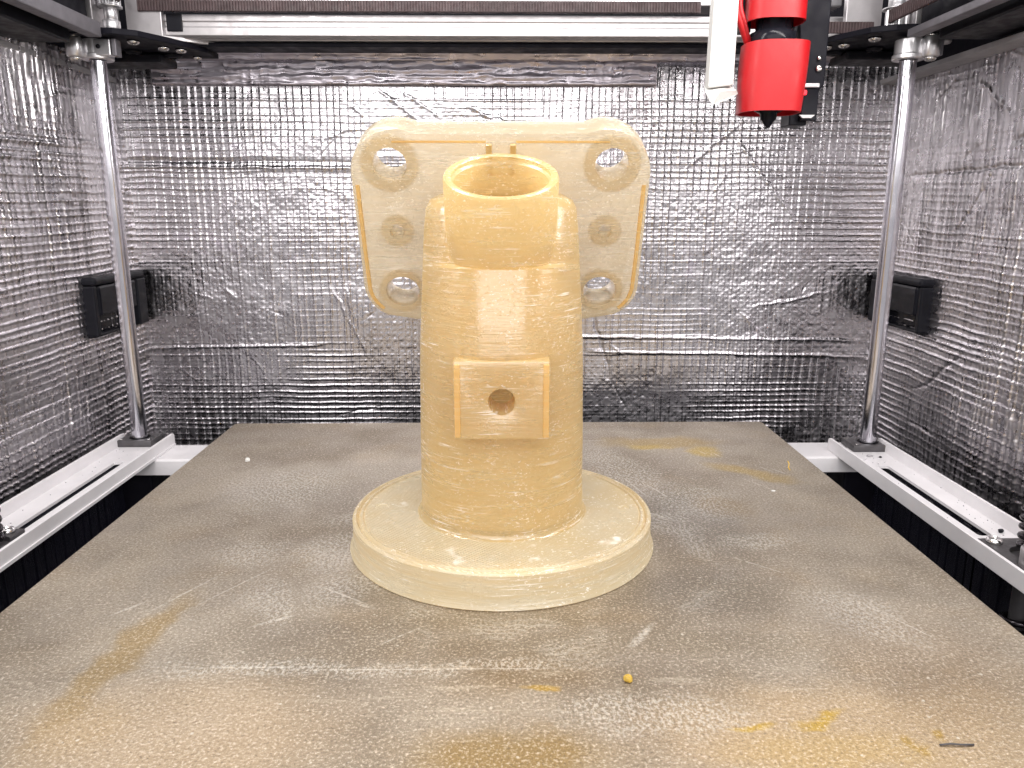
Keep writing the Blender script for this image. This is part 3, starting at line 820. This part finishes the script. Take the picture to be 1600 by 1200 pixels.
# ------------------------------------------------------------------ top corner plates
def corner(side):
    s = -1 if side == 'left' else 1
    yy = 434 if s < 0 else 421
    X = lambda v: s * v
    t = thing('corner_plate', f'black bolted corner plate above the {side} guide rod', 'corner plate', (X(205), yy, 209), 'corner plates')
    pts = [(X(228), yy - 14), (X(214), yy - 16), (X(196), yy - 14), (X(186), yy - 8), (X(176), yy + 10), (X(166), yy + 34), (X(166), yy + 52), (X(228), yy + 52)]
    if s < 0: pts = pts[::-1]
    MB().prism(pts, 209.2, 212.2, bev=0.4).build('plate', M['black_matt'], t)
    for (px, py, r) in ((193, 2, 3.2), (184, 18, 3.0), (177, 24, 3.0), (205, 28, 4.4), (188, 40, 5.0), (176, 45, 2.4)):
        MB().screw((X(px), yy + py, 209.2), r, 2.0, (0, 0, -1)).build('screw', M['screw'] if r < 4 else M['black'], t)
    if s > 0:
        for px, py in ((229, -3), (222, 10)):
            MB().screw((px - 2, yy + py, 207.0), 3.0, 2.0, (0, 0, -1)).build('screw', M['alu_dull'], t)
    # lower black bearing block behind the plate
    MB().box(*sorted((X(234), X(192))), yy + 32, yy + 56, 204, 208.6, 1.0).build('motor_block', M['black'], t)
    # pulleys on their axle
    t = thing('belt_pulley', f'toothed silver belt pulley on the {side} end of the rear beam', 'pulley', (X(201), yy - 4, 212.3), 'belt pulleys')
    def toothed(z0, z1, r, name):
        m_ = MB(); n = 60
        pr = []
        rg = []
        for z in (z0, z1):
            rg.append([m_.bm.verts.new((X(200.5) + (r - (0.45 if (k % 4) < 2 else 0)) * math.cos(2 * math.pi * k / n), yy - 4 + (r - (0.45 if (k % 4) < 2 else 0)) * math.sin(2 * math.pi * k / n), z)) for k in range(n)])
        for k in range(n): m_.bm.faces.new((rg[0][k], rg[0][(k + 1) % n], rg[1][(k + 1) % n], rg[1][k]))
        m_.bm.faces.new(rg[0][::-1]); m_.bm.faces.new(rg[1])
        return m_.build(name, M['alu'], t)
    if s < 0:
        MB().cyl((X(200.5), yy - 4, 212.3), 4.2, 5.2, n=32, bev=0.3).build('spacer', M['alu'], t)
        MB().cyl((X(200.5), yy - 4, 217.6), 3.2, 6.0, n=32, bev=0.2).build('spacer', M['alu'], t)
        MB().cyl((X(200.5), yy - 4, 223.7), 5.9, 0.9, n=40).build('rim', M['alu'], t)
        toothed(224.7, 244, 5.4, 'toothed_wheel')
    else:
        toothed(212.4, 220.8, 5.6, 'toothed_wheel')
        MB().cyl((X(200.5), yy - 4, 220.9), 7.2, 0.8, n=40).build('rim', M['alu'], t)
        MB().cyl((X(200.5), yy - 4, 221.8), 4.7, 8.0, n=32, bev=0.3).build('spacer', M['alu'], t)
        MB().cyl((X(200.5), yy - 4, 229.9), 4.4, 15.0, n=32, bev=0.3).build('spacer', M['alu'], t)
    # silver angle bracket that carries the rear beam
    t = thing('beam_bracket', f'silver angle bracket holding the {side} end of the rear beam', 'bracket', (X(195), yy + 20, 212.3), 'beam brackets')
    MB().box(*sorted((X(182), X(201))), yy + 14, yy + 18, 212.3, 246, 0.5).build('face_plate', M['alu_dull'], t)
    MB().box(*sorted((X(206), X(209.5))), yy - 12, yy + 18, 212.3, 246, 0.4).build('side_plate', M['alu_dull'], t)
    pts = [(X(182), yy + 14), (X(170), yy + 22), (X(156), yy + 34), (X(156), yy + 40), (X(182), yy + 40)]
    if s < 0: pts = pts[::-1]
    MB().prism(pts, 212.3, 214.4, bev=0.3).build('foot_plate', M['alu_dull'], t)
    # side beam (dark) with its lighter guide strip
    t = thing('side_beam', f'dark top side beam with a grey guide strip on the {side} of the printer', 'beam', (X(222), 320, 204), 'side beams')
    a = (X(206), X(246))
    MB().box(*sorted(a), 120, yy - 17, 209.5, 262, 0.6).build('beam', M['black_matt'], t)
    MB().box(*sorted((X(199), X(205.9))), 120, yy - 19, *((206.5, 213.5) if s < 0 else (205.0, 208.6)), 0.5).build('guide_strip', M['grey_alu'], t)
    MB().box(*sorted((X(212), X(240))), 120, yy - 24, 203.0, 209.3, 0.8).build('lower_cover', M['black'], t)
    MB().box(*sorted((X(236), X(249))), 120, 505, 198.5, 201.3, 0.4).build('cover_lip', M['grey_tag'], t)
    # belt running front to back beside the beam
    z0 = 226 if s < 0 else 214
    t = thing('drive_belt', f'ribbed brown drive belt running to the {side} pulley alongside the side beam', 'belt', (X(196), 300, z0), 'drive belts')
    xb = X(195.6) if s > 0 else X(194.6)
    MB().box(xb - .5, xb + .5, 130, yy - 6, z0, z0 + 6).build('band', M['belt'], t)
    tt = MB(); y = 150
    while y < yy - 8:
        tt.box(xb - s * 1.1 - .3, xb - s * 1.1 + .5, y, y + 0.8, z0 + .1, z0 + 5.9); y += 1.9
    q = tt.build('belt_teeth', M['belt'], t); q['kind'] = 'stuff'
corner('left'); corner('right')

# ------------------------------------------------------------------ rear beams, belts
t = thing('rear_beam', 'silver grooved rear beam across the top, lower of the two', 'beam', (0, 465, 214))
pr = [(452, 215.2), (454, 214.0), (457, 214.0), (457.4, 215), (459.5, 215), (460, 214.0), (476, 214.0), (476, 225.8), (456, 225.8), (452.6, 225.8), (452, 225.0), (452, 222.4), (452.5, 222), (452.5, 219.6), (452, 219.2)]
mt = Matrix(((0, 0, 1, 0), (1, 0, 0, 0), (0, 1, 0, 0), (0, 0, 0, 1)))
MB().prism(pr, -184, 158 + 30, mat=mt, bev=0.25).build('beam', M['alu_dull'], t)
MB().box(-181, -172.5, 451.0, 452.2, 217.0, 226.0, 0.5).build('end_clip', M['black'], t)
MB().box(-192, 190, 462, 480, 211.4, 213.6, 0.4).build('lower_beam', M['black_matt'], t)
t = thing('rear_beam', 'silver rear beam at the top edge of the picture, above the ribbed belt', 'beam', (0, 470, 233))
MB().box(-186, 188, 456, 476, 231.8, 246, 0.6).build('beam', M['alu'], t)
MB().box(-182, -174, 454.6, 456, 229, 246, 0.3).build('end_clip', M['black'], t)
def cross_belt(x0, x1, y, z0, lab):
    t = thing('drive_belt', lab, 'belt', ((x0 + x1) / 2, y, z0), 'drive belts')
    MB().box(x0, x1, y, y + 1, z0, z0 + 5.6).build('band', M['belt'], t)
    tt = MB(); x = x0 + .5
    while x < x1 - 1:
        tt.box(x, x + 0.75, y - .75, y + .1, z0 + .1, z0 + 5.5); x += 1.55
    q = tt.build('belt_teeth', M['belt'], t); q['kind'] = 'stuff'
    return t
cross_belt(-194, 108, 447, 226.2, 'ribbed brown drive belt across the rear beam, left of the red print head')
cross_belt(152, 195, 430, 212.6, 'short ribbed brown drive belt to the right of the red print head')
t = thing('belt_tensioner', 'black belt tensioner block right of the red print head', 'belt clamp', (160, 430, 212))
MB().box(147, 157.5, 425, 433, 211.5, 219.5, 0.6).build('clamp_block', M['black'], t)
MB().cyl((151, 429, 208.0), 1.1, 3.6, n=12).build('bolt', M['black_steel'], t)
MB().box(157.3, 166, 427, 429.6, 215.4, 217.6, .3).build('latch', M['black'], t)
for i, (x, r, m_) in enumerate(((150, 3.8, 'alu_dull'), (168, 1.8, 'steel'), (176, 4.5, 'grey_alu'))):
    pass

# ------------------------------------------------------------------ wall boxes
def wall_box(side):
    s = -1 if side == 'left' else 1
    xw = XL if s < 0 else XR
    t = thing('handle_box', f'black plastic recessed box sunk in the {side} foil wall behind the guide rod', 'handle box', (xw, 462, 49), 'handle boxes')
    y0, y1, z0, z1 = (438, 500, 50.5, 85.0) if s < 0 else (440, 500, 51.0, 83.5)
    xi = xw - s * 9.0
    def bx(name, xa, xb, *r, mat='black', bev=0.8):
        return MB().box(*sorted((xa, xb)), *r, bev).build(name, M[mat], t)
    bx('back_panel', xw + s * 3.5, xw - s * 1.5, y0 + 1, y1 - 1, z0 + 1, z1 - 1, mat='black_gloss')
    bx('top_wall', xw + s * 3, xi, y0, y1, z1 - 4.5, z1, bev=1.6)
    bx('end_wall', xw + s * 3, xi + s * 1.5, y0 + .2, y0 + 4, z0 + 1, z1 - 4.7, bev=.8)
    bx('end_wall', xw + s * 3, xi, y1 - 12, y1, z0 + 1, z1 - 4.7, bev=.8)
    bx('hood', xi + s * 5, xi + s * .5, y0 + 4.2, y1 - 12.2, z1 - 22, z1 - 4.7, mat='black_gloss', bev=1.6)
    bx('bottom_lip', xw + s * 3, xi + s * 4, y0 + 1, y1 - 1, z0, z0 + 1.8, bev=.5)
    for k in range(4):
        y = y0 + 9 + k * 11
        bx('rib', xw - s * 1.4, xi + s * 5, y, y + .8, z0 + 1.9, z0 + 3, bev=.1)
    MB().cyl((xi + s * 7, y0 + 32, z0 + 1.8), 1.3, .8, n=14).build('screw', M['dark_plate'], t)
    # torn foil edge lifted round the box
    tf = MB(); r = random.Random(3 if s < 0 else 5)
    return t
wall_box('left'); wall_box('right')

# ------------------------------------------------------------------ bearing blocks with screws and spring
def bearing(side):
    s = -1 if side == 'left' else 1
    y = 277 if s > 0 else 292
    t = thing('bearing_block', f'dark bearing block with bright screws on the {side} rail', 'bearing block', (s * 203, y, -11), 'bearing blocks')
    if s > 0: bx = (188.0 + 2.2, 216)
    else: bx = (-217, -197)
    yb = (y - 26, y + 7.0)
    MB().box(*bx, *yb, -10.9, -5.6, 0.6).build('block', M['dark_plate'], t)
    boolean(parts[-1], [MB().cyl((s * 202.0, y - 8, -7.6), 7.0, 6, n=40)])
    smooth_by_angle(parts[-1], 30)
    sx = bx[0] + 4.2 if s > 0 else bx[1] - 4.5
    MB().screw((sx, yb[1] - 4.5, -5.6), 3.0, 2.2).build('screw', M['screw'], t)
    MB().screw((s * 212, yb[1] - 4.0, -5.6), 2.6, .6).build('screw', M['black'], t)
    if s > 0:
        MB().cyl((sx + 1.6, yb[0] + 7, -8), 5.2, 9.5, n=40, bev=.5).build('collar', M['alu_dull'], t)
        MB().screw((sx + 1.6, yb[0] + 7, 1.6), 4.4, 2.0).build('screw', M['screw'], t)
    # lead screw with its coil spring
    t = thing('lead_screw', f'dark threaded lead screw with a coil spring in the {side} bearing block', 'lead screw', (s * 202.0, y - 8, -13), 'lead screws')
    th = MB(); n = 16; turns = 5; pts = [] 
    h = MB().cyl((s * 202.0, y - 8, -13.0), 3.1, 34, n=28).build('shaft', M['black_steel'], t)
    smooth_by_angle(h, 40)
    for k in range(turns * 20 + 1):
        a = 2 * math.pi * k / 20
        pts.append((s * 202.0 + 4.3 * math.cos(a), y - 8 + 4.3 * math.sin(a), -4 + 3.7 * k / 20))
    MB().tube(pts, 1.15, 8).build('coil_spring', M['black_steel'], t)
bearing('left'); bearing('right')
# spring under the rail on the right, seen beside the bed corner
t = thing('bed_spring', 'black coil spring on a post below the right rail beside the corner of the bed', 'spring', (200.5, 268, -79.9))
pts = []
for k in range(7 * 20 + 1):
    a = 2 * math.pi * k / 20
    pts.append((200.5 + 5.6 * math.cos(a), 268 + 5.6 * math.sin(a), -60 + 4.2 * k / 20))
MB().tube(pts, 1.35, 8).build('coil', M['black_steel'], t)
MB().cyl((200.5, 268, -79.9), 3.6, 66, n=28).build('post', M['dark_plate'], t); smooth_by_angle(parts[-1], 40)

# ------------------------------------------------------------------ print head
HX, HY = 116.6, 352.0
t = thing('extruder', 'red and black print head with a white air duct, hanging at the top right', 'print head', (HX, HY, 158))
def shroud(z0, z1, w0, w1, name, x0=0, bulge=0.0):
    """open curved shell: a box-oval sleeve with rounded front"""
    m_ = MB(); N = 48; rings = []
    def ring(w_, z, off, dx):
        out = []
        for k in range(N):
            a = 2 * math.pi * k / N
            c_, s_ = math.cos(a), math.sin(a)
            ex = 0.62
            x = math.copysign(abs(c_) ** ex, c_) * (w_ - off)
            y = math.copysign(abs(s_) ** 0.85, s_) * (w_ * 0.92 - off)
            out.append(m_.bm.verts.new((HX + dx + x, HY + y, z)))
        return out
    K = 10
    for i in range(K + 1):
        f = i / K; w_ = w0 + (w1 - w0) * f + bulge * math.sin(math.pi * f)
        rings.append(ring(w_, z0 + (z1 - z0) * f, 0, x0 * (f)))
    for i in range(K, -1, -1):
        f = i / K; w_ = w0 + (w1 - w0) * f + bulge * math.sin(math.pi * f)
        rings.append(ring(w_, z0 + (z1 - z0) * f, 0.9, x0 * f))
    rings.append(rings[0])
    for a, b in zip(rings, rings[1:]):
        for k in range(N):
            f_ = m_.bm.faces.new((a[k], a[(k + 1) % N], b[(k + 1) % N], b[k])); f_.smooth = True
    o = m_.build(name, M['red'], t)
    smooth_by_angle(o, 50)
    return o
shroud(163.6, 191.5, 13.2, 13.8, 'lower_shroud', x0=1.2, bulge=.3)
shroud(200.2, 232, 12.4, 12.2, 'upper_shroud', x0=0.6)
MB().lathe([(0, 190), (9.0, 190), (9.6, 191), (9.6, 196), (7.5, 197), (7.5, 202), (0, 202)], (HX, HY, 0), n=40).build('hotend', M['black_gloss'], t)
MB().box(HX - 2, HX + 12.5, HY + 6, HY + 12, 189, 205, .5).build('rear_bracket', M['black'], t)
MB().lathe([(0, 157.6), (0.9, 157.6), (1.2, 158.2), (2.6, 160.4), (3.4, 161.2), (3.6, 163.5), (6.0, 164.6), (9.0, 168), (9.0, 189), (0, 189)], (HX + 0.4, HY, 0), n=40).build('nozzle', M['black_gloss'], t)
MB().prism([(138.6 - 9, 205), (138.6 - 7.5, 192), (137 - 4, 178), (137 - 2, 172), (139.4, 172), (143, 176.5), (143.4, 205), (143.6, 240), (131, 240)], -2.5, 2.5,
           mat=Matrix(((1, 0, 0, 0), (0, 0, 1, HY + 9), (0, 1, 0, 0), (0, 0, 0, 1))), bev=.5).build('side_bracket', M['black_matt'], t)
MB().screw((139.8, HY + 6.4, 183.2), 1.5, 1.2, (0, -1, 0)).build('screw', M['screw'], t)
MB().cyl((139.6, HY + 6.4, 187.4), 0.9, 1.0, (0, -1, 0), 12).build('screw', M['screw'], t)
MB().box(129.5, 137.5, HY + 9, HY + 20, 159.6, 176.3, .5).build('sensor_body', M['black'], t)
sb = MB().box(133.3, 140.6, HY + 5.5, HY + 16.5, 161.2, 175.0, .5).build('sensor', M['black_gloss'], t)
MB().box(133.5, 140.4, HY + 4.6, HY + 15, 175.05, 176.9, .4).build('sensor_cap', M['alu_dull'], t)
MB().box(132.6, 134.9, HY + 4.4, HY + 5.6, 172.0, 174.0, .4).build('led', M['led'], t)
MB().prism([(132.2, 163.6), (139.2, 163.6), (137.6, 162.3), (133.8, 162.3)], -.6, .6, mat=Matrix(((1, 0, 0, 0), (0, 0, 1, HY + 5.0), (0, 1, 0, 0), (0, 0, 0, 1)))).build('sensor_base', M['alu_dull'], t)
# white duct arm and its turned foot
DX = 94.6
MB().prism([(88.6, 173.4), (99.4, 174.6), (99.9, 240), (89.6, 240)], -3.4, 3.4, mat=Matrix(((1, 0, 0, 0), (0, 0, 1, HY - 2), (0, 1, 0, 0), (0, 0, 0, 1))), bev=.7).build('duct_arm', M['white_plastic'], t)
ft = MB()
A = [(87.2, HY - 8, 170.6), (93.0, HY - 8.5, 171.6), (101.0, HY - 5, 172.4), (101.9, HY - 4, 171.2), (96.8, HY - 6, 168.4), (90.0, HY - 8, 166.2)]
B = [(88.6, HY + 2, 175.2), (93.6, HY + 2, 175.6), (99.4, HY + 2, 175.8), (99.9, HY + 2, 174.0), (96.0, HY + 2, 172.0), (90.0, HY + 2, 171.2)]
va = [ft.bm.verts.new(p_) for p_ in A]; vb = [ft.bm.verts.new(p_) for p_ in B]
ft.bm.faces.new(va); ft.bm.faces.new(vb[::-1])
for k in range(6): ft.bm.faces.new((va[k], vb[k], vb[(k + 1) % 6], va[(k + 1) % 6]))
ft.build('duct_foot', M['white_plastic'], t)
# raised relief marks on the duct arm
# red heater wires
for dx, k in ((0, 0), (1.7, 1)):
    P0 = [(99.3 + dx * 1.4, HY + 1, 240), (98.9 + dx * 1.3, HY - 2, 214), (99.2 + dx, HY - 3, 206), (101.2 + dx, HY - 3, 200.0), (104.0 + dx * .7, HY - 1, 195.0), (107.2 + dx * .5, HY + 2, 190.5), (110, HY + 4, 187)]
    pts = []
    for i in range(len(P0) - 1):
        for j in range(6):
            f = j / 6; a = Vector(P0[i]); b = Vector(P0[i + 1]); p0_ = Vector(P0[max(i - 1, 0)]); p3 = Vector(P0[min(i + 2, len(P0) - 1)])
            pts.append(0.5 * ((2 * a) + (b - p0_) * f + (2 * p0_ - 5 * a + 4 * b - p3) * f * f + (3 * a - p0_ - 3 * b + p3) * f ** 3))
    MB().tube(pts, 1.15 if k else 1.3, 10).build('heater_wire', M['red_wire'] if k else M['red'], t)
MB().box(103.2, 107.5, HY + 2, HY + 8, 197, 215, .4).build('rear_bracket', M['black_matt'], t)

# ------------------------------------------------------------------ crumbs
def crumb(name, label, cat, loc, size, mat, seed, flat=1.0, group=None):
    m_ = MB(); r = random.Random(seed)
    q = bmesh.ops.create_icosphere(m_.bm, subdivisions=2, radius=1)
    for v in q['verts']:
        k = 1 + r.uniform(-.22, .22)
        v.co = Vector((v.co.x * size[0] * k, v.co.y * size[1] * k, max(v.co.z, -.7) * size[2] * k + size[2] * .7)) + Vector(loc)
    o = m_.build(name, mat, None, loc)
    return tag(o, label, cat, group)
crumb('plastic_crumb', 'tiny white plastic pellet lying on the left back part of the print bed', 'crumb', (-127, 367.3, 0.0), (1.2, 1.2, 1.1), M['white_plastic'], 1)
crumb('plastic_crumb', 'amber plastic crumb on the print bed in front of the flange', 'crumb', (33.4, 181.9, 0.0), (1.3, 1.2, 1.0), M['amber'], 2)
crumb('plastic_crumb', 'small pale crumb near the right edge of the print bed', 'crumb', (121, 322, 0.0), (.9, .5, .4), M['white_plastic'], 3)
crumb('plastic_crumb', 'black cube-like crumb lying in the right rail', 'crumb', (211.5, 301, -11.0), (1.1, 1.1, 1.0), M['black'], 4)
crumb('plastic_crumb', 'small grey crumb beside the right rod foot on the rail', 'crumb', (204, 404, -11.0), (1.7, 1.2, .6), M['grey_tag'], 5)
crumb('plastic_crumb', 'dark speck of a crumb on the right rail between the rod foot and the slot', 'crumb', (209, 402, -11.0), (.8, .8, .5), M['black'], 6)
o = MB().tube([(102.4, 155.4, .35), (105, 155.6, .45), (108, 155.3, .4), (110.5, 155.4, .3)], .22, 6).build('filament_strand', M['dark_plate'], None, (106, 155.4, 0))
tag(o, 'thin dark filament strand lying at the front right of the print bed', 'strand')
o = MB().tube([(139.2, 350.6, -.2), (138.6, 351.6, 1.0), (139.0, 352.0, 2.6), (138.4, 352.6, 4.0)], .3, 6).build('filament_strand', M['amber'], None, (139, 351, 0))
tag(o, 'short pale strand of filament sticking up at the right edge of the print bed', 'strand')
dust = MB(); r = random.Random(9)
for k in range(130):
    if r.random() < .7: x, y = r.uniform(192, 217), r.uniform(285, 410)
    else: x, y = r.uniform(-219, -193), r.uniform(310, 425)
    if 199 < x < 208 and 296 < y < 390: continue
    if -211.5 < x < -203.5 and y < 402: continue
    q = bmesh.ops.create_icosphere(dust.bm, subdivisions=1, radius=r.uniform(.12, .38))
    for v in q['verts']: v.co = v.co * 1.0 + Vector((x, y, -10.9))
o = dust.build('rail_dust', M['grey_tag'], None); tag(o, 'scattered fine dust and crumbs on the white rails', 'dust', kind='stuff')

# ------------------------------------------------------------------ tidy
for o in parts:
    if '_o' in o: del o['_o']
scene.cycles.max_bounces = 32
scene.cycles.transmission_bounces = 16
scene.cycles.volume_bounces = 14
scene.cycles.diffuse_bounces = 12
scene.cycles.glossy_bounces = 6
scene.cycles.sample_clamp_indirect = 10.0
scene.cycles.use_adaptive_sampling = True
scene.cycles.adaptive_threshold = 0.03
